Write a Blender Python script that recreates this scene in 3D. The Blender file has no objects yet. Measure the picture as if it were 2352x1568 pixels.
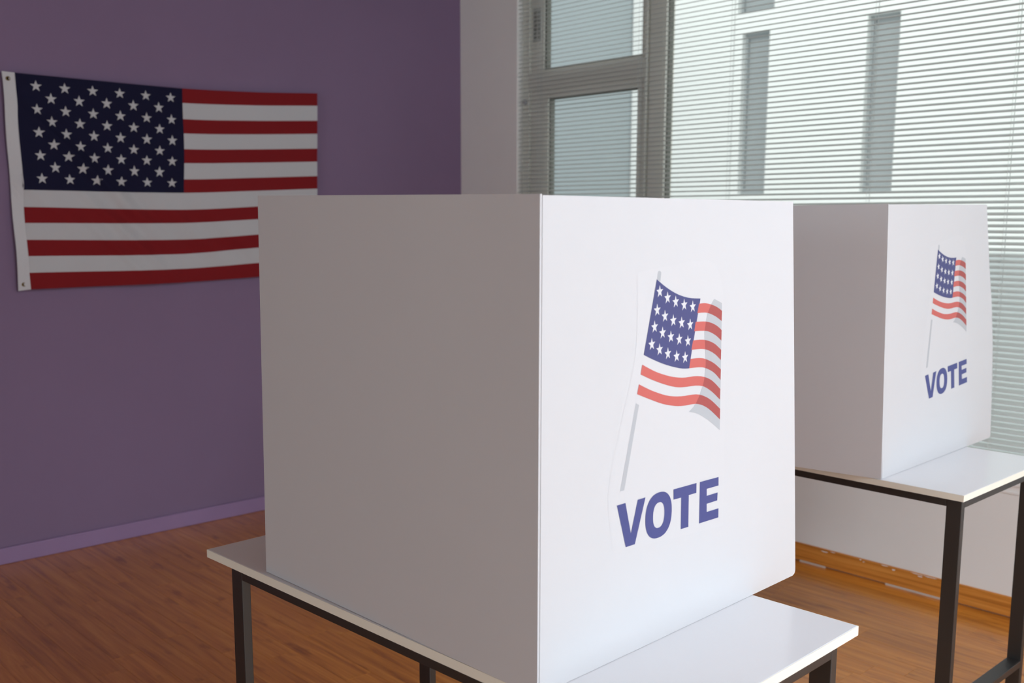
import bpy, bmesh, math, random
from mathutils import Matrix, Vector
random.seed(7)
C = bpy.context.scene.collection
SC = bpy.context.scene

# ------------------------------------------------------------------ camera, world, sun, area lights, exposure
def lin(c):
    return tuple((v / 255 / 12.92) if v / 255 <= 0.04045 else ((v / 255 + 0.055) / 1.055) ** 2.4 for v in c)

cd = bpy.data.cameras.new('camera'); cam = bpy.data.objects.new('camera', cd); C.objects.link(cam)
FW = Vector((-0.72561283, 0.67163953, -0.14962073)); RT = Vector((0.67906931, 0.7340716, 0.00193892)); UP = Vector((-0.11113458, 0.10019594, 0.98874156))
CAM = Vector((4.58902845, -3.84909844, 1.4546431))
cam.matrix_world = Matrix(((RT.x, UP.x, -FW.x, CAM.x), (RT.y, UP.y, -FW.y, CAM.y), (RT.z, UP.z, -FW.z, CAM.z), (0, 0, 0, 1)))
cd.sensor_fit = 'HORIZONTAL'; cd.sensor_width = 36; cd.lens = 36 * 2365.32 / 2352
cd.shift_y = (865.45 - 784) / 2352; cd.shift_x = 0.0
cd.clip_start = 0.05; cd.clip_end = 200
cd.dof.use_dof = True; cd.dof.focus_distance = 2.05; cd.dof.aperture_fstop = 5.0
SC.camera = cam

w = bpy.data.worlds.new('sky'); SC.world = w; w.use_nodes = True
bg = w.node_tree.nodes['Background']; bg.inputs[0].default_value = (0.95, 0.985, 1.0, 1); bg.inputs[1].default_value = 1.35

sl = bpy.data.lights.new('sun', 'SUN'); so = bpy.data.objects.new('sun', sl); C.objects.link(so)
sl.energy = 1.1; sl.angle = math.radians(3); sl.color = (1.0, 0.99, 0.95)
so.rotation_euler = Vector((0.0, 0.80, -0.62)).to_track_quat('-Z', 'Y').to_euler()

def area(name, loc, direction, sx, sy, energy, color):
    l = bpy.data.lights.new(name, 'AREA'); o = bpy.data.objects.new(name, l); C.objects.link(o)
    l.shape = 'RECTANGLE'; l.size = sx; l.size_y = sy; l.energy = energy; l.color = color
    o.location = loc; o.rotation_euler = Vector(direction).to_track_quat('-Z', 'Y').to_euler()
    return o
# daylight coming through the large side window (the +x wall, out of frame)
area('daylight_side_window', (6.62, -2.6, 0.95), (-1, 0, 0.0), 3.5, 1.6, 48, (0.84, 0.98, 1.12))

# added fill light under the ceiling, out of frame, brightening the window side
area('ceiling_fill_light', (5.6, -1.7, 2.90), (-0.35, 0, -1), 1.4, 1.6, 137, (0.85, 0.98, 1.09))
# added fill light behind the camera, set in an invented back wall window
area('back_fill_light', (4.6, -10.62, 1.6), (0, 1, 0), 3.2, 1.9, 102, (0.86, 1.01, 1.12))

SC.view_settings.view_transform = 'Standard'; SC.view_settings.look = 'None'
SC.view_settings.exposure = 0.0; SC.view_settings.gamma = 1.0; SC.view_settings.use_curve_mapping = False

# ------------------------------------------------------------------ materials
def mat(name, col, rough=0.6, spec=0.4, noise=None, bump=None, metal=0.0, coat=0.0, coat_rough=0.1):
    """col sRGB 0-255; noise = (scale, amount) small colour variation; bump = (scale, strength)"""
    m = bpy.data.materials.new(name); m.use_nodes = True
    nt = m.node_tree; b = nt.nodes['Principled BSDF']
    c = lin(col); b.inputs['Base Color'].default_value = (*c, 1)
    b.inputs['Roughness'].default_value = rough; b.inputs['Metallic'].default_value = metal
    b.inputs['Specular IOR Level'].default_value = spec
    b.inputs['Coat Weight'].default_value = coat; b.inputs['Coat Roughness'].default_value = coat_rough
    if noise or bump:
        tc = nt.nodes.new('ShaderNodeTexCoord')
    if noise:
        n = nt.nodes.new('ShaderNodeTexNoise'); n.inputs['Scale'].default_value = noise[0]; n.inputs['Detail'].default_value = 4
        nt.links.new(tc.outputs['Object'], n.inputs['Vector'])
        mx = nt.nodes.new('ShaderNodeMix'); mx.data_type = 'RGBA'
        mx.inputs[6].default_value = (*[v * (1 - noise[1]) for v in c], 1); mx.inputs[7].default_value = (*[min(1, v * (1 + noise[1])) for v in c], 1)
        nt.links.new(n.outputs['Fac'], mx.inputs[0]); nt.links.new(mx.outputs[2], b.inputs['Base Color'])
    if bump:
        n2 = nt.nodes.new('ShaderNodeTexNoise'); n2.inputs['Scale'].default_value = bump[0]; n2.inputs['Detail'].default_value = 3
        nt.links.new(tc.outputs['Object'], n2.inputs['Vector'])
        bp = nt.nodes.new('ShaderNodeBump'); bp.inputs['Strength'].default_value = bump[1]; bp.inputs['Distance'].default_value = 0.01
        nt.links.new(n2.outputs['Fac'], bp.inputs['Height']); nt.links.new(bp.outputs['Normal'], b.inputs['Normal'])
    return m

def wood(name, dark, mid, light, rough, coat, per_object=True, axis_scale=(2.2, 38, 38), coat_rough=0.2, spec=0.4):
    m = bpy.data.materials.new(name); m.use_nodes = True
    nt = m.node_tree; N = nt.nodes; Lk = nt.links; b = N['Principled BSDF']
    tc = N.new('ShaderNodeTexCoord'); oi = N.new('ShaderNodeObjectInfo')
    mul = N.new('ShaderNodeVectorMath'); mul.operation = 'SCALE'; mul.inputs[0].default_value = (13.7, 7.3, 3.1); Lk.new(oi.outputs['Random'], mul.inputs['Scale'])
    add = N.new('ShaderNodeVectorMath'); add.operation = 'ADD'; Lk.new(tc.outputs['Object'], add.inputs[0])
    if per_object: Lk.new(mul.outputs[0], add.inputs[1])
    mp = N.new('ShaderNodeMapping'); mp.inputs['Scale'].default_value = axis_scale; Lk.new(add.outputs[0], mp.inputs['Vector'])
    n1 = N.new('ShaderNodeTexNoise'); n1.inputs['Scale'].default_value = 1.0; n1.inputs['Detail'].default_value = 6; n1.inputs['Roughness'].default_value = 0.65; n1.inputs['Distortion'].default_value = 0.6
    Lk.new(mp.outputs[0], n1.inputs['Vector'])
    mp2 = N.new('ShaderNodeMapping'); mp2.inputs['Scale'].default_value = (axis_scale[0] * 2.4, axis_scale[1] * .45, axis_scale[2] * .45); Lk.new(add.outputs[0], mp2.inputs['Vector'])
    n2 = N.new('ShaderNodeTexNoise'); n2.inputs['Scale'].default_value = 1.0; n2.inputs['Detail'].default_value = 3; Lk.new(mp2.outputs[0], n2.inputs['Vector'])
    r = N.new('ShaderNodeValToRGB'); e = r.color_ramp.elements
    e[0].position = 0.30; e[0].color = (*lin(dark), 1); e[1].position = 0.72; e[1].color = (*lin(light), 1)
    k = e.new(0.5); k.color = (*lin(mid), 1); Lk.new(n1.outputs['Fac'], r.inputs['Fac'])
    # dark knots and mineral streaks
    r2 = N.new('ShaderNodeValToRGB'); f = r2.color_ramp.elements; f[0].position = 0.26; f[0].color = (0.55, 0.48, 0.45, 1); f[1].position = 0.37; f[1].color = (1, 1, 1, 1)
    Lk.new(n2.outputs['Fac'], r2.inputs['Fac'])
    mx = N.new('ShaderNodeMix'); mx.data_type = 'RGBA'; mx.blend_type = 'MULTIPLY'; mx.inputs[0].default_value = 0.8
    Lk.new(r.outputs['Color'], mx.inputs[6]); Lk.new(r2.outputs['Color'], mx.inputs[7])
    hsv = N.new('ShaderNodeHueSaturation'); mr = N.new('ShaderNodeMapRange'); mr.inputs['To Min'].default_value = 0.92; mr.inputs['To Max'].default_value = 1.08
    Lk.new(oi.outputs['Random'], mr.inputs['Value']); 
    if per_object: Lk.new(mr.outputs[0], hsv.inputs['Value'])
    Lk.new(mx.outputs[2], hsv.inputs['Color']); Lk.new(hsv.outputs['Color'], b.inputs['Base Color'])
    b.inputs['Roughness'].default_value = rough; b.inputs['Coat Weight'].default_value = coat; b.inputs['Coat Roughness'].default_value = coat_rough
    b.inputs['Specular IOR Level'].default_value = spec; b.inputs['Coat IOR'].default_value = 1.6
    bp = N.new('ShaderNodeBump'); bp.inputs['Strength'].default_value = 0.12; bp.inputs['Distance'].default_value = 0.002
    Lk.new(n1.outputs['Fac'], bp.inputs['Height']); Lk.new(bp.outputs['Normal'], b.inputs['Normal'])
    return m

def glass(name, tint):
    m = bpy.data.materials.new(name); m.use_nodes = True; nt = m.node_tree; N = nt.nodes
    for n in list(N):
        if n.type == 'BSDF_PRINCIPLED': N.remove(n)
    t = N.new('ShaderNodeBsdfTransparent'); t.inputs[0].default_value = (*tint, 1)
    g = N.new('ShaderNodeBsdfGlossy'); g.inputs['Roughness'].default_value = 0.02
    fr = N.new('ShaderNodeLayerWeight'); pw = N.new('ShaderNodeMath'); pw.operation = 'POWER'; pw.inputs[1].default_value = 5
    ma = N.new('ShaderNodeMath'); ma.operation = 'MULTIPLY_ADD'; ma.inputs[1].default_value = 0.9; ma.inputs[2].default_value = 0.03
    nt.links.new(fr.outputs['Facing'], pw.inputs[0]); nt.links.new(pw.outputs[0], ma.inputs[0])
    mx = N.new('ShaderNodeMixShader'); nt.links.new(ma.outputs[0], mx.inputs[0]); nt.links.new(t.outputs[0], mx.inputs[1]); nt.links.new(g.outputs[0], mx.inputs[2])
    nt.links.new(mx.outputs[0], N['Material Output'].inputs['Surface'])
    return m

M = dict(
    purple=mat('purple_paint', (128, 106, 135), 0.75, 0.25, noise=(1.6, 0.06), bump=(60, 0.04)),
    lilac=mat('lilac_baseboard_paint', (147, 119, 157), 0.5, 0.35, noise=(9, 0.06)),
    white_wall=mat('white_wall_paint', (240, 236, 233), 0.8, 0.25, noise=(2.5, 0.03), bump=(45, 0.05)),
    ceiling=mat('ceiling_paint', (172, 150, 136), 0.9, 0.2, noise=(2, 0.02)),
    back_wall=mat('back_wall_paint', (150, 140, 134), 0.9, 0.2, noise=(2, 0.02)),
    floor_wood=wood('floor_laminate', (166, 98, 32), (200, 124, 42), (220, 146, 58), 0.5, 1.0, coat_rough=0.24, spec=0.1),
    base_wood=wood('baseboard_wood', (172, 102, 34), (210, 134, 54), (226, 156, 76), 0.45, 0.2, per_object=False, axis_scale=(1.6, 60, 60)),
    frame=mat('window_frame_paint', (234, 231, 222), 0.5, 0.4, noise=(8, 0.03)),
    gasket=mat('window_gasket', (128, 128, 122), 0.7, 0.2),
    glass=glass('window_glass', (0.96, 0.98, 0.97)),
    slat=mat('blind_slat', (214, 217, 213), 0.42, 0.45),
    cord=mat('blind_cord', (205, 208, 206), 0.8, 0.2),
    board=mat('white_corrugated_board', (204, 202, 205), 0.55, 0.35, noise=(3, 0.015), bump=(7, 0.05)),
    board_edge=mat('board_cut_edge', (210, 208, 210), 0.7, 0.2),
    top=mat('white_laminate_top', (224, 223, 227), 0.16, 0.5, noise=(5, 0.01)),
    edge=mat('cream_edge_band', (240, 235, 222), 0.4, 0.4),
    metal=mat('black_powder_coat', (27, 25, 24), 0.5, 0.9, noise=(60, 0.12)),
    sheet=mat('clear_white_sticker', (205, 203, 206), 0.52, 0.36),
    ink_blue=mat('printed_blue', (71, 76, 130), 0.5, 0.35, noise=(6, 0.04)),
    ink_navy=mat('printed_navy', (70, 72, 120), 0.5, 0.35, noise=(6, 0.05)),
    ink_red=mat('printed_red', (195, 97, 91), 0.5, 0.35, noise=(6, 0.03)),
    ink_dark_red=mat('printed_dark_red', (162, 76, 74), 0.5, 0.35, noise=(6, 0.03)),
    ink_grey=mat('printed_grey', (176, 177, 182), 0.5, 0.35),
    ink_white=mat('printed_white', (212, 210, 214), 0.5, 0.35),
    f_red=mat('flag_red', (126, 27, 32), 0.85, 0.15, noise=(300, 0.1)),
    f_white=mat('flag_white', (189, 187, 191), 0.85, 0.15, noise=(300, 0.03)),
    f_navy=mat('flag_navy', (24, 23, 49), 0.85, 0.15, noise=(300, 0.1)),
    f_head=mat('flag_heading_canvas', (202, 200, 204), 0.9, 0.1, noise=(200, 0.04)),
    brass=mat('brass_grommet', (120, 96, 50), 0.4, 0.5, metal=0.9),
    dark=mat('dark_hole', (22, 18, 18), 0.8, 0.1),
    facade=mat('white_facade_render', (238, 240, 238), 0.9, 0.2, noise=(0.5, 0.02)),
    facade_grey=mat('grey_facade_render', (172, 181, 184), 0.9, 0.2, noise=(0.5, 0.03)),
    plinth=mat('grey_concrete', (188, 194, 195), 0.9, 0.2, noise=(1.2, 0.05)),
    shade_glass=mat('dark_facade_glass', (156, 162, 164), 0.3, 0.4),
    paving=mat('concrete_paving', (170, 170, 166), 0.9, 0.2, noise=(2, 0.06)),
    caulk=mat('pale_caulk', (205, 192, 182), 0.7, 0.2, noise=(40, 0.1)),
    sticker=mat('faded_label', (196, 196, 190), 0.7, 0.2),
    ink_faded=mat('faded_label_ink', (110, 110, 104), 0.7, 0.2, noise=(90, 0.4)),
)

# ------------------------------------------------------------------ helpers
def link(name, me, m=None, parent=None):
    o = bpy.data.objects.new(name, me); C.objects.link(o)
    if m is not None and me is not None and not me.materials: me.materials.append(m)
    if parent is not None: o.parent = parent
    return o

def empty(name, loc, rz=0.0):
    o = bpy.data.objects.new(name, None); C.objects.link(o); o.location = loc; o.rotation_euler = (0, 0, rz); o.empty_display_size = 0.1
    return o

def tag(o, label, cat, group=None, kind=None):
    if label: o['label'] = label
    if cat: o['category'] = cat
    if group: o['group'] = group
    if kind: o['kind'] = kind
    return o

class MB:
    def __init__(s): s.v = []; s.f = []
    def box(s, x0, x1, y0, y1, z0, z1):
        b = len(s.v)
        s.v += [(x0, y0, z0), (x1, y0, z0), (x1, y1, z0), (x0, y1, z0), (x0, y0, z1), (x1, y0, z1), (x1, y1, z1), (x0, y1, z1)]
        s.f += [tuple(b + i for i in q) for q in ((0, 3, 2, 1), (4, 5, 6, 7), (0, 1, 5, 4), (1, 2, 6, 5), (2, 3, 7, 6), (3, 0, 4, 7))]
        return s
    def poly(s, pts):
        b = len(s.v); s.v += [tuple(p) for p in pts]; s.f.append(tuple(range(b, b + len(pts)))); return s
    def tube(s, a, b_, r, n=8):
        a = Vector(a); b_ = Vector(b_); d = (b_ - a).normalized(); u = d.orthogonal().normalized(); v = d.cross(u); k = len(s.v)
        for P in (a, b_):
            for i in range(n):
                t = 2 * math.pi * i / n; s.v.append(tuple(P + r * (u * math.cos(t) + v * math.sin(t))))
        for i in range(n):
            j = (i + 1) % n; s.f.append((k + i, k + j, k + n + j, k + n + i))
        s.f.append(tuple(k + i for i in range(n))[::-1]); s.f.append(tuple(k + n + i for i in range(n)))
        return s
    def mesh(s, name):
        me = bpy.data.meshes.new(name); me.from_pydata(s.v, [], s.f); me.update()
        bm = bmesh.new(); bm.from_mesh(me); bmesh.ops.recalc_face_normals(bm, faces=bm.faces); bm.to_mesh(me); bm.free()
        return me
    def build(s, name, m, parent=None, bevel=0.0, smooth=False, segs=2):
        o = link(name, s.mesh(name), m, parent)
        if smooth:
            for p in o.data.polygons: p.use_smooth = True
        if bevel:
            mod = o.modifiers.new('bevel', 'BEVEL'); mod.width = bevel; mod.segments = segs; mod.limit_method = 'ANGLE'
        return o

def struct(name, mb, m, parent=None, **k):
    o = mb.build(name, m, parent, **k)
    if parent is None: o['kind'] = 'structure'
    return o

D = {
    'V': [(0.1803, 0.2592), (0.2019, 0.2593), (0.2176, 0.2055), (0.2338, 0.2583), (0.2543, 0.2585), (0.2287, 0.1849), (0.205, 0.1853)],
    'T': [(0.3316, 0.2573), (0.3992, 0.2561), (0.3995, 0.2385), (0.3769, 0.2388), (0.3785, 0.182), (0.3561, 0.1827), (0.3547, 0.2387), (0.3324, 0.2394)],
    'E': [(0.4095, 0.2559), (0.4676, 0.2546), (0.4685, 0.2389), (0.4312, 0.2396), (0.4318, 0.2269), (0.4662, 0.2265), (0.4659, 0.212), (0.4326, 0.2123), (0.4334, 0.1974), (0.4709, 0.1964), (0.4713, 0.1795), (0.411, 0.1811)],
    'Oo': [(0.2552, 0.2194), (0.3283, 0.2218), (0.2897, 0.26), (0.2926, 0.1818)],
    'Oi': [(0.2762, 0.2188), (0.3075, 0.2208), (0.2908, 0.2427), (0.2925, 0.1991)],
    'canton': [(0.2722, 0.6127), (0.2985, 0.5986), (0.3302, 0.586), (0.3625, 0.5785), (0.3955, 0.5758), (0.367, 0.4598), (0.3436, 0.4621), (0.3036, 0.4718), (0.2674, 0.4839), (0.2417, 0.4942)],
    'stars': [(0.2805, 0.5918), (0.3018, 0.5807), (0.3244, 0.573), (0.3485, 0.5667), (0.3731, 0.5622), (0.2746, 0.5624), (0.2958, 0.5513), (0.3189, 0.5427), (0.3424, 0.5374), (0.3669, 0.5325), (0.2685, 0.5358), (0.2902, 0.5247), (0.3132, 0.5164), (0.3367, 0.5102), (0.3616, 0.5056), (0.262, 0.5083), (0.2831, 0.4979), (0.306, 0.4893), (0.3305, 0.4827), (0.3547, 0.4785)],
    'starext': [(0.2714, 0.5922), (0.2896, 0.5914), (0.2801, 0.6018), (0.2809, 0.5821)],
    's1t': [(0.3915, 0.5672), (0.4099, 0.5671), (0.43, 0.5634), (0.4476, 0.5579), (0.462, 0.5508)],
    's1b': [(0.3873, 0.5515), (0.4023, 0.5515), (0.4193, 0.5498), (0.4426, 0.5425), (0.4618, 0.5331)],
    's2t': [(0.3831, 0.5371), (0.4116, 0.5358), (0.4317, 0.5318), (0.4494, 0.5251), (0.4627, 0.5172)],
    's2b': [(0.3794, 0.5214), (0.3983, 0.521), (0.421, 0.5183), (0.4445, 0.5097), (0.4626, 0.499)],
    's3t': [(0.3769, 0.5063), (0.3991, 0.5058), (0.419, 0.5029), (0.4424, 0.4951), (0.463, 0.4827)],
    's3b': [(0.3727, 0.4906), (0.3999, 0.4899), (0.4199, 0.4865), (0.4434, 0.4772), (0.4628, 0.4648)],
    's4t': [(0.3707, 0.4755), (0.3951, 0.4748), (0.415, 0.4713), (0.4413, 0.4616), (0.4638, 0.4484)],
    's4b': [(0.3676, 0.46), (0.3959, 0.4588), (0.4158, 0.4555), (0.4422, 0.4449), (0.4636, 0.4297)],
    's5t': [(0.2383, 0.4788), (0.2732, 0.464), (0.3096, 0.453), (0.3362, 0.4476), (0.3579, 0.4453), (0.3854, 0.4447), (0.4109, 0.441), (0.4372, 0.4315), (0.464, 0.4135)],
    's5b': [(0.2344, 0.4634), (0.2636, 0.452), (0.2997, 0.44), (0.3316, 0.4319), (0.3586, 0.4292), (0.3862, 0.4283), (0.4117, 0.4241), (0.4383, 0.4115), (0.4639, 0.3947)],
    's6t': [(0.2305, 0.448), (0.2642, 0.4341), (0.3005, 0.4223), (0.3269, 0.4169), (0.3539, 0.4143), (0.3814, 0.4136), (0.4039, 0.4103), (0.4332, 0.3988), (0.4654, 0.378)],
    's6b': [(0.2266, 0.4326), (0.2546, 0.4222), (0.2958, 0.4081), (0.333, 0.3999), (0.3601, 0.3974), (0.3878, 0.3968), (0.4106, 0.3913), (0.4342, 0.38), (0.4659, 0.3589)],
    'band': [(0.4369, 0.5731), (0.4271, 0.5632), (0.4192, 0.5521), (0.4143, 0.5389), (0.4106, 0.523), (0.4107, 0.51), (0.4134, 0.4903), (0.4161, 0.4705), (0.4163, 0.4574), (0.4139, 0.438), (0.4079, 0.4223), (0.3995, 0.4085), (0.3916, 0.3987), (0.3825, 0.391), (0.37, 0.3851)],
    'bandr': [(0.3942, 0.3793), (0.4233, 0.3661), (0.4474, 0.352), (0.4664, 0.3395), (0.4612, 0.5646)],
    'cap': [(0.2732, 0.6117), (0.2752, 0.6237), (0.2787, 0.626), (0.2827, 0.6243), (0.2839, 0.6216), (0.2818, 0.609)],
    'pole': [(0.2237, 0.4184), (0.2321, 0.4143), (0.1984, 0.2807), (0.1878, 0.2809)],
    'sheet': [(0.2209, 0.6255), (0.2518, 0.6408), (0.3704, 0.6392), (0.4633, 0.588), (0.4882, 0.1605), (0.2434, 0.1616), (0.1743, 0.1827), (0.1578, 0.2771), (0.1832, 0.379), (0.2215, 0.5009)],
}
FK= [[[-2.3981, 2.0478], [-1.6765, 2.0469], [-1.2861, 2.0619], [-0.9629, 2.0837]], [[-2.398, 1.9817], [-1.6784, 1.9826], [-1.2885, 2.0005], [-0.9647, 2.0235]], [[-2.398, 1.9153], [-1.6807, 1.9108], [-1.2913, 1.9286], [-0.967, 1.9501]], [[-2.398, 1.8486], [-1.6826, 1.8467], [-1.2938, 1.8651], [-0.9689, 1.8858]], [[-2.3979, 1.7815], [-1.6848, 1.7764], [-1.2965, 1.7943], [-0.9712, 1.8134]], [[-2.3979, 1.7141], [-1.6866, 1.7137], [-1.299, 1.7313], [-0.9732, 1.7488]], [[-2.3978, 1.6464], [-1.689, 1.6409], [-1.3018, 1.6599], [-0.9754, 1.6772]], [[-2.3978, 1.5784], [-1.6907, 1.5797], [-1.3042, 1.5976], [-0.9773, 1.6145]], [[-2.3964, 1.5089], [-1.6944, 1.5032], [-1.3071, 1.5225], [-0.9795, 1.5435]], [[-2.3956, 1.4427], [-1.6973, 1.4428], [-1.3095, 1.4617], [-0.9815, 1.4779]], [[-2.3966, 1.3734], [-1.701, 1.367], [-1.3123, 1.3882], [-0.9837, 1.4078]], [[-2.3976, 1.3056], [-1.7042, 1.3009], [-1.3148, 1.3249], [-0.9858, 1.3396]], [[-2.3986, 1.2366], [-1.7075, 1.2326], [-1.3177, 1.2508], [-0.9879, 1.2712]], [[-2.3945, 1.1671], [-1.7105, 1.1701], [-1.3203, 1.1829], [-0.9899, 1.2048]]]
# ------------------------------------------------------------------ room shell
XR, YB, ZC = 6.5, -10.5, 2.92              # far side wall, back wall, ceiling
WX0, WX1, WZ0, WZ1 = 0.464, 4.35, 0.52, 2.78   # window opening in the window wall
SX0, SX1, SZ0, SZ1 = -4.4, -0.8, 0.1, 1.8    # side window opening (y range) in the far wall

fl = struct('floor', MB().box(-0.2, XR + .2, YB - .2, 0.2, -0.2, -0.012), M['caulk'])
fl.data.materials.clear(); fl.data.materials.append(mat('floor_underlay', (70, 44, 26), 0.9, 0.1))
PW = 0.0965; PL = 0.92
def plank_mb(mb, x0, x1, y0, y1):
    g = 0.0002; e = 0.0005
    a = (x0 + g, x1 - g, y0 + g, y1 - g); b = len(mb.v)
    mb.v += [(a[0], a[2], -.012), (a[1], a[2], -.012), (a[1], a[3], -.012), (a[0], a[3], -.012),
             (a[0], a[2], -e), (a[1], a[2], -e), (a[1], a[3], -e), (a[0], a[3], -e),
             (a[0] + e, a[2] + e, 0), (a[1] - e, a[2] + e, 0), (a[1] - e, a[3] - e, 0), (a[0] + e, a[3] - e, 0)]
    for q in ((0, 1, 5, 4), (1, 2, 6, 5), (2, 3, 7, 6), (3, 0, 4, 7), (4, 5, 9, 8), (5, 6, 10, 9), (6, 7, 11, 10), (7, 4, 8, 11), (8, 9, 10, 11)):
        mb.f.append(tuple(b + i for i in q))
rest = MB(); rj = random.Random(3); count = 0
nrow = int(math.ceil(-YB / PW))
for r in range(nrow):
    y1 = -r * PW; y0 = max(YB, y1 - PW)
    off = {25: 0.714, 26: 1.281 - PL, 7: 3.138 - 3 * PL}.get(r, rj.uniform(0.05, PL))
    xs = [0.0] + [off + i * PL for i in range(-1, 9)] + [XR]
    xs = sorted(x for x in xs if 0 <= x <= XR)
    xs = [x for i, x in enumerate(xs) if i == 0 or x - xs[i - 1] > 0.03]
    for a, b in zip(xs[:-1], xs[1:]):
        cx = (a + b) / 2
        if y1 > -3.3 and a < 4.0 and count < 298:
            m = MB(); plank_mb(m, a, b, y0, y1)
            # pivot each plank at its own place, grain coordinates stay continuous through the object random offset
            o = m.build('plank', M['floor_wood'], fl); count += 1
        else: plank_mb(rest, a, b, y0, y1)
o = rest.build('plank_field', M['floor_wood'], fl); o['kind'] = 'stuff'

struct('wall_left', MB().box(-0.2, 0, YB - .2, 0.2, -0.2, ZC + .2), M['purple'])
wr = MB().box(0, WX0, 0, 0.2, -0.2, ZC + .2).box(WX0, WX1, 0, 0.2, -0.2, WZ0).box(WX0, WX1, 0, 0.2, WZ1, ZC + .2).box(WX1, XR + .2, 0, 0.2, -0.2, ZC + .2)
struct('wall_right', wr, M['white_wall'])
wf = MB().box(XR, XR + .2, YB - .2, SX0, -0.2, ZC + .2).box(XR, XR + .2, SX1, 0, -0.2, ZC + .2).box(XR, XR + .2, SX0, SX1, -0.2, SZ0).box(XR, XR + .2, SX0, SX1, SZ1, ZC + .2)
struct('wall_far_side', wf, M['white_wall'])
BX0, BX1, BZ0, BZ1 = 2.95, 6.25, 0.6, 2.6           # invented window opening in the back wall, made for the fill light
struct('wall_back', MB().box(0, BX0, YB - .2, YB, -0.2, ZC + .2).box(BX1, XR, YB - .2, YB, -0.2, ZC + .2).box(BX0, BX1, YB - .2, YB, -0.2, BZ0).box(BX0, BX1, YB - .2, YB, BZ1, ZC + .2), M['back_wall'])
w4 = MB()
for (a, q) in ((BX0, BX0 + .05), (BX1 - .05, BX1), (4.575, 4.625)): w4.box(a, q, YB - .11, YB - .05, BZ0, BZ1)
w4.box(BX0, BX1, YB - .11, YB - .05, BZ0, BZ0 + .05).box(BX0, BX1, YB - .11, YB - .05, BZ1 - .05, BZ1)
w4o = struct('added_back_window', w4, M['frame'])  # unseen window frame added around the back fill light
for (a, q) in ((BX0 + .05, 4.575), (4.625, BX1 - .05)): MB().box(a, q, YB - .082, YB - .078, BZ0 + .05, BZ1 - .05).build('pane', M['glass'], w4o)
struct('ceiling', MB().box(0, XR, YB, 0, ZC, ZC + .2), M['ceiling'])

MB().box(4.85, 6.35, -2.55, -.85, ZC - 0.012, ZC).build('fill_light_housing', M['frame'], bpy.data.objects['ceiling'])  # unseen plate added to go with the ceiling fill light

# baseboards
struct('baseboard_left', MB().box(0, 0.014, YB, 0, 0.0, 0.072), M['lilac'], bevel=0.004)
br = struct('baseboard_right', MB().box(0.014, XR, -0.014, 0, 0.004, 0.080), M['base_wood'], bevel=0.004)
cb = MB(); rc = random.Random(5); x = 0.05
while x < 5:
    L = rc.uniform(0.05, 0.4)
    if rc.random() < 0.7: cb.box(x, x + L, -0.0165, -0.0135, 0.0, rc.uniform(0.004, 0.007))
    x += L + rc.uniform(0.01, 0.08)
cb.build('sealant', M['caulk'], br)['label'] = 'broken pale sealant line along the foot of the wooden baseboard'
pd = MB()
for i in range(26):                                     # paint slopped over the top edge of the wooden baseboard
    x = rc.uniform(1.4, 3.4); L = rc.uniform(0.008, 0.06); h = rc.uniform(0.002, 0.006); z = rc.choice([0.079, 0.078, 0.072])
    pd.poly([(x, -.0146, z), (x + L * .3, -.0146, z - h), (x + L * .8, -.0146, z - h * .8), (x + L, -.0146, z)])
pd.build('paint_smear', M['white_wall'], br)['label'] = 'white paint smears on the top edge of the wooden baseboard'
struct('trim_2', MB().box(WX0 - .2, WX1 + .2, -0.003, 0.0, 0.466, 0.475), M['white_wall'], bevel=0.001)
struct('trim_1', MB().box(WX0 - .03, WX1 + .03, -0.005, 0.0, WZ0 - 0.022, WZ0).box(WX0, WX1, 0.0, 0.042, WZ0, WZ0 + 0.005), M['white_wall'], bevel=0.001)

# ------------------------------------------------------------------ windows
FY = 0.042                                               # front plane of the window frame inside its opening
def ring(mb, x0, x1, z0, z1, wl, wr_, wb, wt, y0, y1):
    mb.box(x0, x0 + wl, y0, y1, z0, z1).box(x1 - wr_, x1, y0, y1, z0, z1)
    mb.box(x0 + wl, x1 - wr_, y0, y1, z0, z0 + wb).box(x0 + wl, x1 - wr_, y0, y1, z1 - wt, z1); return mb
XM0, XM1 = 1.30, 1.43                                     # mullion between the narrow and the wide window
w1 = MB(); ring(w1, WX0, XM0 + .02, WZ0, WZ1, 0.05, 0.02, 0.05, 0.05, FY, FY + .07)
w1.box(WX0 + .05, XM0, FY, FY + .07, 2.135, 2.225)        # transom
w1o = w1.build('window_1', M['frame'], bevel=0.004); w1o['kind'] = 'structure'
sa = MB(); ring(sa, WX0 + .05, XM0, WZ0 + .05, 2.135, 0.135, 0.045, 0.07, 0.045, FY + .012, FY + .06); sa.build('lower_sash', M['frame'], w1o, bevel=0.004)
sb = MB(); ring(sb, WX0 + .05, XM0, 2.225, WZ1 - .05, 0.10, 0.02, 0.012, 0.03, FY + .012, FY + .06); sb.build('upper_sash', M['frame'], w1o, bevel=0.003)
gk = MB(); ring(gk, WX0 + .185, XM0 - .045, WZ0 + .12, 2.09, 0.008, 0.004, 0.006, 0.006, FY + .02, FY + .052)
ring(gk, WX0 + .15, XM0 - .02, 2.237, WZ1 - .08, 0.012, 0.004, 0.006, 0.006, FY + .02, FY + .052); gk.build('gasket', M['gasket'], w1o)
MB().box(WX0 + .19, XM0 - .047, FY + .034, FY + .038, WZ0 + .124, 2.086).build('pane', M['glass'], w1o)
MB().box(WX0 + .16, XM0 - .022, FY + .034, FY + .038, 2.24, WZ1 - .084).build('pane', M['glass'], w1o)
hg = MB(); hg.tube((0.489, FY - .012, 2.082), (0.489, FY + .002, 2.082), 0.013, 14); hg.build('hinge_cap', M['f_white'], w1o, bevel=0.002)
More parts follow.
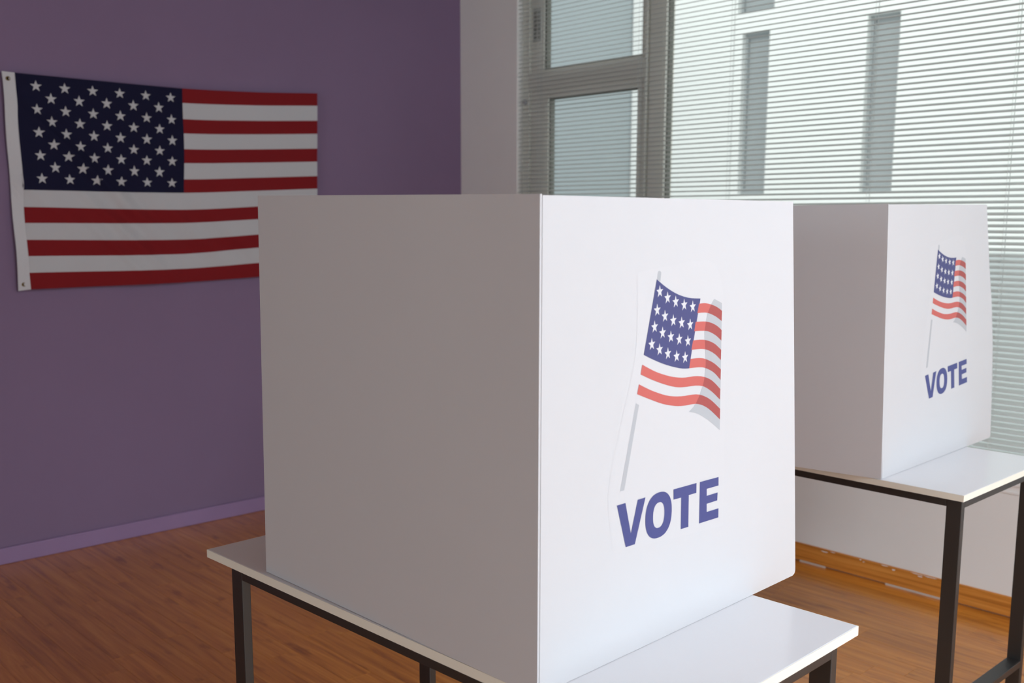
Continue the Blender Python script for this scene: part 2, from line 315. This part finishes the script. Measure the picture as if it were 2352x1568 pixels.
st = MB().box(0.532, 0.592, FY + .0105, FY + .012, 2.385, 2.555).build('paper_label', M['sticker'], w1o)
ik = MB(); rk = random.Random(2)
for i in range(7):
    for j in range(2):
        xx = 0.538 + j * 0.026; zz = 2.536 - i * 0.0205
        for k in range(3): ik.box(xx + rk.uniform(0, .008), xx + rk.uniform(.012, .022), FY + .0098, FY + .0105, zz - k * .005 - .003, zz - k * .005)
ik.build('faded_writing', M['ink_faded'], st)

w2 = MB(); ring(w2, XM1 - .10, WX1, WZ0, WZ1, 0.10, 0.06, 0.06, 0.06, FY + .006, FY + .07)
w2o = w2.build('window_2', M['frame'], bevel=0.004); w2o['kind'] = 'structure'
MB().box(XM1, WX1 - .06, FY + .034, FY + .038, WZ0 + .06, WZ1 - .06).build('pane', M['glass'], w2o)
gk = MB(); ring(gk, XM1, WX1 - .06, WZ0 + .06, WZ1 - .06, 0.007, 0.007, 0.007, 0.007, FY + .02, FY + .05); gk.build('gasket', M['gasket'], w2o)
# side window, outside the photograph: frame, posts and panes in its own opening
w3 = MB()
for (a, b) in ((SX0, SX0 + .05), (SX1 - .05, SX1), (-3.2, -3.15), (-2.0, -1.95)): w3.box(XR + .05, XR + .11, a, b, SZ0, SZ1)
w3.box(XR + .05, XR + .11, SX0, SX1, SZ0, SZ0 + .05).box(XR + .05, XR + .11, SX0, SX1, SZ1 - .05, SZ1)
w3o = w3.build('window_3', M['frame'], bevel=0.003); w3o['kind'] = 'structure'
for (a, b) in ((SX0 + .05, -3.2), (-3.15, -2.0), (-1.95, SX1 - .05)): MB().box(XR + .078, XR + .082, a, b, SZ0 + .05, SZ1 - .05).build('pane', M['glass'], w3o)

# ------------------------------------------------------------------ venetian blinds
PITCH = 0.0214; BY = 0.018
def slat_mesh(name, x0, x1, t0, t1, nx):
    """one curved slat 25 mm deep; it twists from tilt t0 to t1 along its length (inner edge low, outer edge high)"""
    mb = MB(); W = 0.0125; prof = [(-W, 0.0), (-W * .5, 0.0024), (0, 0.0032), (W * .5, 0.0024), (W, 0.0)]
    for i in range(nx + 1):
        f = i / nx; t = math.radians(t0 + (t1 - t0) * f); xx = x0 + (x1 - x0) * f
        for (py, pz) in prof: mb.v.append((xx, py * math.cos(t) - pz * math.sin(t), py * math.sin(t) + pz * math.cos(t)))
    n = len(prof)
    for i in range(nx):
        for j in range(n - 1): mb.f.append((i * n + j, (i + 1) * n + j, (i + 1) * n + j + 1, i * n + j + 1))
    me = mb.mesh(name)
    for p in me.polygons: p.use_smooth = True
    return me
def blind(x0, x1, zb, t0, t1, nx, cords, label, wand):
    r = empty('venetian_blind', ((x0 + x1) / 2, BY, zb)); tag(r, label, 'blind', 'white venetian blinds over the windows')
    cx = (x0 + x1) / 2
    MB().box(x0 - cx, x1 - cx, -0.013, 0.013, 2.745 - zb, 2.775 - zb).build('headrail', M['slat'], r, bevel=0.002)
    MB().box(x0 - cx, x1 - cx, -0.012, 0.012, 0.0, 0.012).build('bottom_rail', M['slat'], r, bevel=0.004)
    me = slat_mesh('slat', x0 - cx, x1 - cx, t0, t1, nx); me.materials.append(M['slat'])
    z = 1.5695 - zb - PITCH * int((1.5695 - zb - 0.017) / PITCH); k = 0
    while z < 2.735 - zb:
        o = bpy.data.objects.new('slat', me); C.objects.link(o); o.parent = r; o.location = (0, 0, z); z += PITCH; k += 1
    for c in cords:
        for yy in (-0.0128, 0.0128):
            MB().tube((c - cx, yy, 0.01), (c - cx, yy, 2.75 - zb), 0.0007, 5).build('ladder_cord', M['cord'], r)
        MB().tube((c - cx + .004, 0, 0.01), (c - cx + .004, 0, 2.75 - zb), 0.0006, 5).build('lift_cord', M['cord'], r)
    if wand is not None: MB().tube((wand - cx, -0.017, 1.05 - zb), (wand - cx, -0.017, 2.75 - zb), 0.003, 8).build('tilt_wand', M['cord'], r)
    return r
blind(0.468, 1.44, 0.53, 14, 14, 4, (0.62, 1.30), 'narrow white venetian blind over the framed window near the purple wall', None)
blind(1.447, 4.30, 0.53, 15, 38, 12, (1.824, 2.496, 3.036, 3.7), 'wide white venetian blind over the big bright window behind the second booth', None)

# ------------------------------------------------------------------ neighbouring buildings, seen through the blinds
GZ = -3.2
b1 = empty('neighbouring_building', (0, 5.0, GZ)); tag(b1, 'bright white building with tall narrow grey windows across, seen through the wide blind', 'building')
wins = [(-1.625, -1.31, 1.725, 3.29), (-0.29, 0.02, 1.725, 3.28), (-1.69, -1.27, 3.475, 3.85), (-0.33, 0.06, 3.475, 3.85)]
xs = sorted({-3.05, 7.5, *[v for w_ in wins for v in w_[:2]]}); zs = sorted({1.2, 3.95, *[v for w_ in wins for v in w_[2:]]})
wb = MB()
for i in range(len(xs) - 1):
    for j in range(len(zs) - 1):
        mx_, mz = (xs[i] + xs[i + 1]) / 2, (zs[j] + zs[j + 1]) / 2
        if not any(a < mx_ < b and c < mz < d for a, b, c, d in wins): wb.box(xs[i], xs[i + 1], 0, 0.22, zs[j] - GZ, zs[j + 1] - GZ)
wb.build('wall', M['facade'], b1)
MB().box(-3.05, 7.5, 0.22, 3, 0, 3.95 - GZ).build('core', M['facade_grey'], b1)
MB().box(-3.05, 7.5, -0.05, 0.22, 0, 1.2 - GZ).build('plinth', M['plinth'], b1)
for a, b, c, d in wins:
    f = MB(); ring(f, a, b, c - GZ, d - GZ, 0.03, 0.03, 0.03, 0.03, 0.06, 0.12); fo = f.build('window', M['shade_glass'], b1)
    MB().box(a + .03, b - .03, 0.085, 0.10, c + .03 - GZ, d - .03 - GZ).build('pane', M['shade_glass'], fo)
b2 = empty('adjoining_wing', (-3.05, 3.0, GZ)); tag(b2, 'blue grey shaded wing of a building seen through the narrow blind', 'building')
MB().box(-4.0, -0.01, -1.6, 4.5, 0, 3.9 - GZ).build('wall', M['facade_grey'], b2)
MB().box(-4.1, -0.005, -1.7, 4.5, 3.9 - GZ, 4.05 - GZ).build('parapet', M['plinth'], b2)
g = MB().box(-14, 16, 0.25, 14, GZ - .2, GZ).build('ground', M['paving']); g['kind'] = 'structure'

# ------------------------------------------------------------------ tables
def table(x, y, rz, corner, label):
    """1.2 x 0.6 x 0.75 m; corner 'left': (x,y) is the (-x,-y) corner of the top; 'right': the (+x,-y) corner"""
    if corner == 'right': x, y = x - 1.2 * math.cos(rz), y - 1.2 * math.sin(rz)
    r = empty('work_table', (x, y, 0), rz); tag(r, label, 'table', 'white topped work tables on black frames')
    T = MB().box(0.0012, 1.1988, 0.0012, 0.5988, 0.732, 0.75).build('tabletop', M['top'], r, bevel=0.0012)
    e = MB().box(0, 1.2, 0, 0.0012, 0.7322, 0.7494).box(0, 1.2, 0.5988, 0.6, 0.7322, 0.7494).box(0, 0.0012, 0.0012, 0.5988, 0.7322, 0.7494).box(1.1988, 1.2, 0.0012, 0.5988, 0.7322, 0.7494)
    e.build('edge_band', M['edge'], r)['label'] = 'cream edge band round the white top'
    x0, x1, y0, y1 = 0.091, 1.194, 0.006, 0.537
    lw, ld, z1 = 0.041, 0.020, 0.732
    for lx in (x0, x1 - lw):
        for ly in (y0, y1 - ld): MB().box(lx, lx + lw, ly, ly + ld, 0, z1 - .0005).build('leg', M['metal'], r, bevel=0.0015)
    for ly in (y0, y1 - ld): MB().box(x0 + lw, x1 - lw, ly, ly + ld, z1 - .021, z1 - .0005).build('rail', M['metal'], r, bevel=0.0015)
    for lx in (x0, x1 - ld): MB().box(lx, lx + ld, y0 + ld, y1 - ld, z1 - .021, z1 - .0005).build('rail', M['metal'], r, bevel=0.0015)
    for lx in (x0, x1 - lw): MB().box(lx, lx + lw, y0 + ld, y1 - ld, 0.115, 0.135).build('stretcher', M['metal'], r, bevel=0.0015)
    return r
table(2.5604, -2.8724, 0.0416, 'left', 'white topped table on black frame under the nearer voting booth')
table(3.4767, -1.2149, 0.0141, 'right', 'white topped table on black frame beside the blinds under the farther voting booth')

# ------------------------------------------------------------------ voting booths
def lerp(a, b, t): return a + (b - a) * t
def interp(tab, z):
    for (z0, v0), (z1, v1) in zip(tab[:-1], tab[1:]):
        if z <= z1: return v0 + (v1 - v0) * (z - z0) / (z1 - z0)
    return tab[-1][1]
def panel(name, parent, org, ax, nrm, left, right, top, rows, cols, thick, bow, corner_r=0.0):
    """board standing in the vertical plane through org along ax; left(z), right(z) give the edges, top(t) the height"""
    mb = MB(); zs = [0, .003, .007, .012] + [0.02 + (1 - .02) * i / rows for i in range(rows + 1)] if corner_r else [i / rows for i in range(rows + 1)]
    for side in (0, 1):
        for zf in zs:
            for j in range(cols + 1):
                t = j / cols; z = zf * top(t)
                l, r_ = left(z), right(z)
                if corner_r and z < corner_r: r_ -= corner_r - math.sqrt(max(0, corner_r ** 2 - (corner_r - z) ** 2))
                s = lerp(l, r_, t); d = bow(t, z) - (thick if side else 0)
                P = org + ax * s + nrm * d; mb.v.append((P.x, P.y, org.z + z))
    n = len(zs); c1 = cols + 1; k = n * c1
    for i in range(n - 1):
        for j in range(cols):
            a = i * c1 + j; mb.f.append((a, a + 1, a + c1 + 1, a + c1)); mb.f.append((k + a + c1, k + a + c1 + 1, k + a + 1, k + a))
    for i in range(n - 1):
        a = i * c1; mb.f.append((a + c1, k + a + c1, k + a, a)); a += cols; mb.f.append((a, k + a, k + a + c1, a + c1))
    for j in range(cols):
        mb.f.append((k + j, k + j + 1, j + 1, j)); a = (n - 1) * c1 + j; mb.f.append((a, a + 1, k + a + 1, k + a))
    o = mb.build(name, M['board'], parent)
    for p in o.data.polygons: p.use_smooth = True
    md = o.modifiers.new('edge', 'EDGE_SPLIT'); md.split_angle = math.radians(40)
    return o

def star_pts(cx, cz, rx, rz, rot=0.0):
    P = []
    for i in range(10):
        a = math.pi / 2 + i * math.pi / 5 + rot; q = 1.0 if i % 2 == 0 else 0.40
        P.append((cx + rx * q * math.cos(a), cz + rz * q * math.sin(a)))
    return P

def smooth_curve(pts, n=6):
    out = []
    for i in range(len(pts) - 1):
        p0 = pts[max(0, i - 1)]; p1 = pts[i]; p2 = pts[i + 1]; p3 = pts[min(len(pts) - 1, i + 2)]
        for k in range(n):
            t = k / n
            out.append(tuple(0.5 * ((2 * p1[d]) + (-p0[d] + p2[d]) * t + (2 * p0[d] - 5 * p1[d] + 4 * p2[d] - p3[d]) * t * t + (-p0[d] + 3 * p1[d] - 3 * p2[d] + p3[d]) * t ** 3) for d in (0, 1)))
    out.append(tuple(pts[-1])); return out

def cut_x(poly_band, z):
    """x of the shadow band's left border at height z"""
    b = poly_band
    for (x0, z0), (x1, z1) in zip(b[:-1], b[1:]):
        if z1 <= z <= z0: return x0 + (x1 - x0) * (z0 - z) / (z0 - z1 + 1e-9)
    return b[0][0] if z > b[0][1] else b[-1][0]

def split_curve(c, band):
    """split a curve (left to right) where it crosses the band's left border"""
    for i in range(len(c) - 1):
        d0 = c[i][0] - cut_x(band, c[i][1]); d1 = c[i + 1][0] - cut_x(band, c[i + 1][1])
        if d0 < 0 <= d1:
            t = -d0 / (d1 - d0); p = tuple(lerp(c[i][k], c[i + 1][k], t) for k in (0, 1))
            return c[:i + 1] + [p], [p] + c[i + 1:]
    return c, []

def print_art(parent, place):
    """the printed flag and lettering; place(s, z, h) puts a point of the print h above the board"""
    def flat(name, polys, m, par, h, strips=()):
        mb = MB()
        for p in polys: mb.poly([place(s, z, h) for s, z in p])
        for top, bot in strips:
            k = len(mb.v)
            for a, b in zip(top, bot): mb.v += [place(*a, h), place(*b, h)]
            for i in range(len(top) - 1): mb.f.append((k + 2 * i, k + 2 * i + 1, k + 2 * i + 3, k + 2 * i + 2))
        me = bpy.data.meshes.new(name); me.from_pydata(mb.v, [], mb.f); me.update()
        return link(name, me, m, par)
    def resample(c, n):
        L = [0]
        for a, b in zip(c[:-1], c[1:]): L.append(L[-1] + math.hypot(b[0] - a[0], b[1] - a[1]))
        out = []
        for i in range(n + 1):
            d = L[-1] * i / n
            for j in range(len(c) - 1):
                if L[j + 1] >= d - 1e-9:
                    t = (d - L[j]) / max(1e-9, L[j + 1] - L[j]); out.append(tuple(lerp(c[j][k], c[j + 1][k], t) for k in (0, 1))); break
        return out
    band = smooth_curve(D['band'], 4)
    sh = D['sheet']; mb = MB(); L_ = resample(smooth_curve([sh[0], sh[9], sh[8], sh[7], sh[6]], 4), 24); R_ = resample(smooth_curve([sh[2], sh[3], sh[4]], 6), 24); nc = 8
    for p, q in zip(L_, R_):
        for k in range(nc + 1): mb.v.append(place(lerp(p[0], q[0], k / nc), lerp(p[1], q[1], k / nc), 0.00015))
    for i in range(24):
        for k in range(nc): mb.f.append((i * (nc + 1) + k, (i + 1) * (nc + 1) + k, (i + 1) * (nc + 1) + k + 1, i * (nc + 1) + k + 1))
    me = bpy.data.meshes.new('printed_sticker'); me.from_pydata(mb.v, [], mb.f); me.update()
    pf = link('printed_sticker', me, M['sheet'], parent); pf['label'] = 'printed sticker with a waving flag over the word VOTE'
    br_ = D['bandr']; lft = resample(band, 14); rgt = resample([br_[4], br_[3]], 14)
    low = resample(smooth_curve([D['band'][-1], br_[0], br_[1], br_[2], br_[3]], 5), 12)
    def fold_pt(i, k):
        p = [lerp(lft[i][d], rgt[i][d], k / 12) for d in (0, 1)]; c = [lerp(lft[14][d], rgt[14][d], k / 12) for d in (0, 1)]
        e = (i / 14) ** 2
        return (p[0] + e * (low[k][0] - c[0]), p[1] + e * (low[k][1] - c[1]))
    flat('shaded_fold', [], M['ink_grey'], pf, 0.0004, strips=[([fold_pt(i, k) for k in range(13)], [fold_pt(i + 1, k) for k in range(13)]) for i in range(14)])
    for i in range(1, 7):
        t = smooth_curve(D['s%dt' % i], 5); b = smooth_curve(D['s%db' % i], 5)
        tl, tr = split_curve(t, band); bl, br2 = split_curve(b, band)
        n = 16
        o = flat('stripe', [], M['ink_red'], pf, 0.0005, strips=[(resample(tl, n), resample(bl, n))])
        if tr and br2: flat('stripe_in_shade', [], M['ink_dark_red'], pf, 0.0005, strips=[(resample(tr, 10), resample(br2, 10))])
    cn = D['canton']; flat('canton', [], M['ink_navy'], pf, 0.0005, strips=[(resample(smooth_curve(cn[:5], 4), 14), resample(smooth_curve(cn[5:][::-1], 4), 14))])
    for (sx, sz) in D['stars']: flat('star', [star_pts(sx, sz + .001, 0.0094, 0.0106, 0.05)], M['ink_white'], pf, 0.0007)
    flat('pole', [D['pole']], M['ink_grey'], pf, 0.0003)
    flat('pole_tip', [smooth_curve(D['cap'], 3)], M['ink_grey'], pf, 0.0003)
    pl = flat('printed_lettering', [], M['ink_blue'], parent, 0.0010)
    for ch in 'VTE': flat('letter', [D[ch]], M['ink_blue'], pl, 0.0005)
    oc = ((D['Oo'][0][0] + D['Oo'][1][0]) / 2, (D['Oo'][2][1] + D['Oo'][3][1]) / 2); ow = (D['Oo'][1][0] - D['Oo'][0][0]) / 2; oh = (D['Oo'][2][1] - D['Oo'][3][1]) / 2
    iw = (D['Oi'][1][0] - D['Oi'][0][0]) / 2; ih = (D['Oi'][2][1] - D['Oi'][3][1]) / 2
    sg = lambda v, e: math.copysign(abs(v) ** e, v)
    A = [(oc[0] + ow * sg(math.cos(t), .86), oc[1] + oh * sg(math.sin(t), .86)) for t in [2 * math.pi * i / 48 for i in range(49)]]
    B = [(oc[0] + iw * sg(math.cos(t), .84), oc[1] + ih * sg(math.sin(t), .84)) for t in [2 * math.pi * i / 48 for i in range(49)]]
    flat('letter', [], M['ink_blue'], pl, 0.0005, strips=[(A, B)])
    return pf, pl

def booth(A, Mi, B, left_top, tops, f_left, f_right, label, pmap, lb):
    r = empty('voting_booth', (Mi[0], Mi[1], 0.75)); tag(r, label, 'voting booth', 'white cardboard voting booths')
    org = Vector((0, 0, 0))
    a = Vector((A[0] - Mi[0], A[1] - Mi[1], 0)); la = a.length; a.normalize()
    b = Vector((B[0] - Mi[0], B[1] - Mi[1], 0)); lb_ = b.length; b.normalize()
    na = Vector((a.y, -a.x, 0)); na = na if na.y < 0 else -na          # outward of the side panel (towards -y)
    nb = Vector((b.y, -b.x, 0)); nb = nb if nb.x > 0 else -nb          # outward of the front panel (towards +x)
    TH = 0.004
    z0 = 0.0006
    org.z = z0
    wob = lambda k: (lambda t, z: 0.0022 * math.sin(2.3 * t + k) * math.sin(3.1 * z + 1.3 * k))
    # front panel: starts 5 mm behind the corner so that the cut end of the side panel shows as a bright strip
    fo = panel('front_panel', r, org, b, nb, lambda z: f_left(z) + TH + .0013, f_right, lambda t: lerp(tops[1], tops[2], t), 20, 16, TH, lambda t, z: wob(0.4)(t, z) * min(1, t * 6), corner_r=0.011)
    so_ = panel('side_panel', r, org + nb * 0.0, a, na, lambda z: -f_left(z) * (b @ a) if False else left_top[0](z), left_top[1], lambda t: lerp(tops[1] + .0015, tops[0], t), 16, 16, TH, lambda t, z: (wob(1.7)(t, z) * min(1, t * 6)) - f_left(z))
    # the third panel, hidden behind the front one
    o3 = org + b * lb_
    panel('side_panel', r, Vector((b.x * (f_right(.4) - .012), b.y * (f_right(.4) - .012), z0)), a, b, lambda z: 0.006, lambda z: 0.74, lambda t: tops[2] - .002, 20, 8, TH, lambda t, z: f_right(z) - f_right(.4))
    fb = lambda t, z: 0.0022 * math.sin(2.3 * t + .4) * math.sin(3.1 * z + .52) * min(1, t * 6)
    def place(s, z, h):
        s, z = pmap(s, z); l = f_left(z) + TH + .0013; t = (s - l) / (f_right(z) - l)
        P = b * s + nb * (fb(t, z) + h); return (P.x, P.y, z + z0)
    print_art(r, place)
    return r

booth((2.777, -2.852), (3.548, -2.833), (3.512, -2.072),
      (lambda z: 0.0, lambda z: 0.7711 - 0.0293 * z), (0.751, 0.740, 0.741),
      lambda z: 0.0, lambda z: 0.762 - 0.0958 * z,
      'white cardboard voting booth in the foreground, its printed panel largest', lambda s, z: (s, z), 0)
booth((3.247 - .985 * .77, -1.215 - .175 * .77), (3.247, -1.215), (3.212, -0.416),
      (lambda z: 0.0, lambda z: 0.77), (0.742, 0.749, 0.757),
      lambda z: -0.0925 * z, lambda z: interp([(0, .7998), (.154, .782), (.2995, .762), (.4427, .727), (.5824, .679), (.7573, .6283)], z),
      'white cardboard voting booth by the window blinds, the farther one', lambda s, z: (1.05 * s - .17 * z + .098, z + .003 + .09 * (s - .16)), 0)

# ------------------------------------------------------------------ flag on the purple wall
US = [0.0, 0.503, 0.776, 1.0]                             # where the four knot columns lie along the fly
def fk(i, j): return FK[i][j]
def cr(p0, p1, p2, p3, t): return 0.5 * ((2 * p1) + (-p0 + p2) * t + (2 * p0 - 5 * p1 + 4 * p2 - p3) * t * t + (-p0 + 3 * p1 - 3 * p2 + p3) * t ** 3)
CREASES = [(.275, .0095, .022, 5.5, 3.6), (.33, -.006, .020, 6.5, 4), (.17, .007, .020, 9.5, 3), (.225, -.005, .02, 9.0, 3.2), (.40, .006, .03, 9.5, 2.6), (.085, .006, .018, 10.5, 2.2), (.52, .005, .03, 10, 2.5), (.02, .005, .02, 6, 2.5), (.78, .003, .04, 8.5, 4)]
def flag_pt(u, v, h=0.0):
    """u 0..1 along the fly, v 0..13 in stripes from the top"""
    i = min(12, max(0, int(v))); fv = v - i
    def row(k):
        # piecewise quadratic-ish through the knots
        P = [fk(k, j) for j in range(4)]
        for s in range(3):
            if u <= US[s + 1] or s == 2:
                t = (u - US[s]) / (US[s + 1] - US[s]); break
        g = lambda d: lerp(P[s][d], P[s + 1][d], t)
        sm = lambda d: cr(P[max(0, s - 1)][d] if s > 0 else 2 * P[0][d] - P[1][d], P[s][d], P[s + 1][d], P[s + 2][d] if s < 2 else 2 * P[3][d] - P[2][d], t)
        return g(0), sm(1)
    a = row(i); b = row(i + 1)
    y, z = lerp(a[0], b[0], fv), lerp(a[1], b[1], fv)
    vv = v / 13
    fold = 0.010 * math.sin(9.0 * (u * 1.25 + vv * -.75) + 4.2) * math.exp(-((u - .28 - .35 * vv) / .34) ** 2) * min(1, vv * 3.5 + .1)
    fold += 0.004 * math.sin(21 * (u - .62 * vv) + 1.0) * min(1, vv * 1.6) * (1 - .6 * u)
    for (u7, A, wd, va, vb) in CREASES:            # diagonal creases running down towards the fly
        d = (u - u7) - (v - 7) / 19
        fold += 1.9 * A * math.exp(-(d / wd) ** 2) * math.exp(-((v - va) / vb) ** 2)
    return (0.034 + fold + h, y, z)
fr_ = empty('american_flag', (0.0, -1.7, 1.6)); tag(fr_, 'american flag of stars and stripes hung flat on the purple wall', 'flag')
def cloth(name, u0, u1, v0, v1, nu, nv, m, par, label=None, h=0.0):
    mb = MB()
    for sgn in (0, -0.0012):
        for i in range(nv + 1):
            for j in range(nu + 1):
                p = flag_pt(lerp(u0, u1, j / nu), lerp(v0, v1, i / nv), h + sgn); mb.v.append((p[0], p[1] + 1.7, p[2] - 1.6))
    c1 = nu + 1; k = (nv + 1) * c1
    for i in range(nv):
        for j in range(nu):
            a = i * c1 + j; mb.f.append((a, a + 1, a + c1 + 1, a + c1)); mb.f.append((k + a, k + a + c1, k + a + c1 + 1, k + a + 1))
    for i in range(nv):
        a = i * c1; mb.f.append((a, a + c1, k + a + c1, k + a)); a += nu; mb.f.append((a + c1, a, k + a, k + a + c1))
    for j in range(nu):
        mb.f.append((j + 1, j, k + j, k + j + 1)); a = nv * c1 + j; mb.f.append((a, a + 1, k + a + 1, k + a))
    o = mb.build(name, m, par)
    for p in o.data.polygons: p.use_smooth = True
    o.modifiers.new('edge', 'EDGE_SPLIT').split_angle = math.radians(50)
    if label: o['label'] = label
    return o
UC = US[1]
for i in range(13):
    cloth('stripe', UC if i < 7 else 0.0, 1.0, i, i + 1, 70 if i < 7 else 120, 6, M['f_red'] if i % 2 == 0 else M['f_white'], fr_, 'red stripe' if i % 2 == 0 else 'white stripe')
cn = cloth('canton', 0.0, UC, 0, 7, 64, 42, M['f_navy'], fr_, 'dark navy star field')
for r_ in range(9):
    nst = 6 if r_ % 2 == 0 else 5
    for c_ in range(nst):
        u = (0.0575 + (c_ + (0 if nst == 6 else .5)) * 0.0811); v = 0.70 + r_ * (6.29 - .70) / 8
        mb = MB(); R = 0.0245
        pts = star_pts(0, 0, R, R)
        ring_ = []
        def pos(dx, dz, h): 
            p = flag_pt(u + dx / 1.433, v - dz / (0.885 / 13), h); return (p[0], p[1] + 1.7, p[2] - 1.6)
        mb.v.append(pos(0, 0, 0.0022))
        for (dx, dz) in pts: mb.v.append(pos(dx, dz, 0.0016))
        for k in range(10): mb.f.append((0, 1 + k, 1 + (k + 1) % 10))
        mb.build('star', M['f_white'], cn)
# heading with its two grommets
hd = MB(); cols = [(-2.4411, 2.0514), (-2.3964, 2.048), (-2.433, 1.1615), (-2.3927, 1.167)]
NV = 26
for sgn in (0.0028, -0.0012):
    for i in range(NV + 1):
        t = i / NV
        for j in range(3):
            f = j / 2
            y = lerp(lerp(cols[0][0], cols[1][0], f), lerp(cols[2][0], cols[3][0], f), t); z = lerp(lerp(cols[0][1], cols[1][1], f), lerp(cols[2][1], cols[3][1], f), t)
            if t > .93 and j == 2: y += 0.004 * (t - .93) / .07
            if t < .05 and j == 2: y += -0.0
            bx = flag_pt(0, t * 13)[0]
            hd.v.append((lerp(0.018 + 0.004 * math.sin(9 * t + .5), bx, f) + sgn, y + 1.7 + 0.0015 * math.sin(17 * t), z - 1.6))
k = (NV + 1) * 3
for i in range(NV):
    for j in range(2):
        a = i * 3 + j; hd.f.append((a, a + 1, a + 4, a + 3)); hd.f.append((k + a, k + a + 3, k + a + 4, k + a + 1))
    a = i * 3; hd.f.append((a, a + 3, k + a + 3, k + a)); a += 2; hd.f.append((a, a + 3, k + a + 3, k + a))
for a in (0, 1, NV * 3, NV * 3 + 1): hd.f.append((a, a + 1, k + a + 1, k + a))
ho = hd.build('heading', M['f_head'], fr_); ho['label'] = 'white canvas heading strip at the hoist'
for (gy, gz) in ((-2.4206, 2.0234), (-2.4131, 1.188)):
    mb = MB(); n = 16; X = lerp(0.018 + 0.004 * math.sin(9 * ((2.05 - gz) / .885) + .5), flag_pt(0, (2.05 - gz) / .885 * 13)[0], .5) + 0.0032
    for q, (rr, xx) in enumerate(((0.0095, X - .004), (0.0085, X + .0008), (0.0062, X + .0012), (0.0052, X - .0008))):
        for i in range(n):
            t = 2 * math.pi * i / n; mb.v.append((xx, gy + 1.7 + rr * math.cos(t), gz - 1.6 + rr * math.sin(t)))
    for q in range(3):
        for i in range(n):
            j = (i + 1) % n; mb.f.append((q * n + i, q * n + j, (q + 1) * n + j, (q + 1) * n + i))
    go = mb.build('grommet', M['brass'], ho, smooth=True)
    MB().tube((X - .004, gy + 1.7, gz - 1.6), (X - .0006, gy + 1.7, gz - 1.6), 0.0053, 12).build('nail_hole', M['dark'], ho)
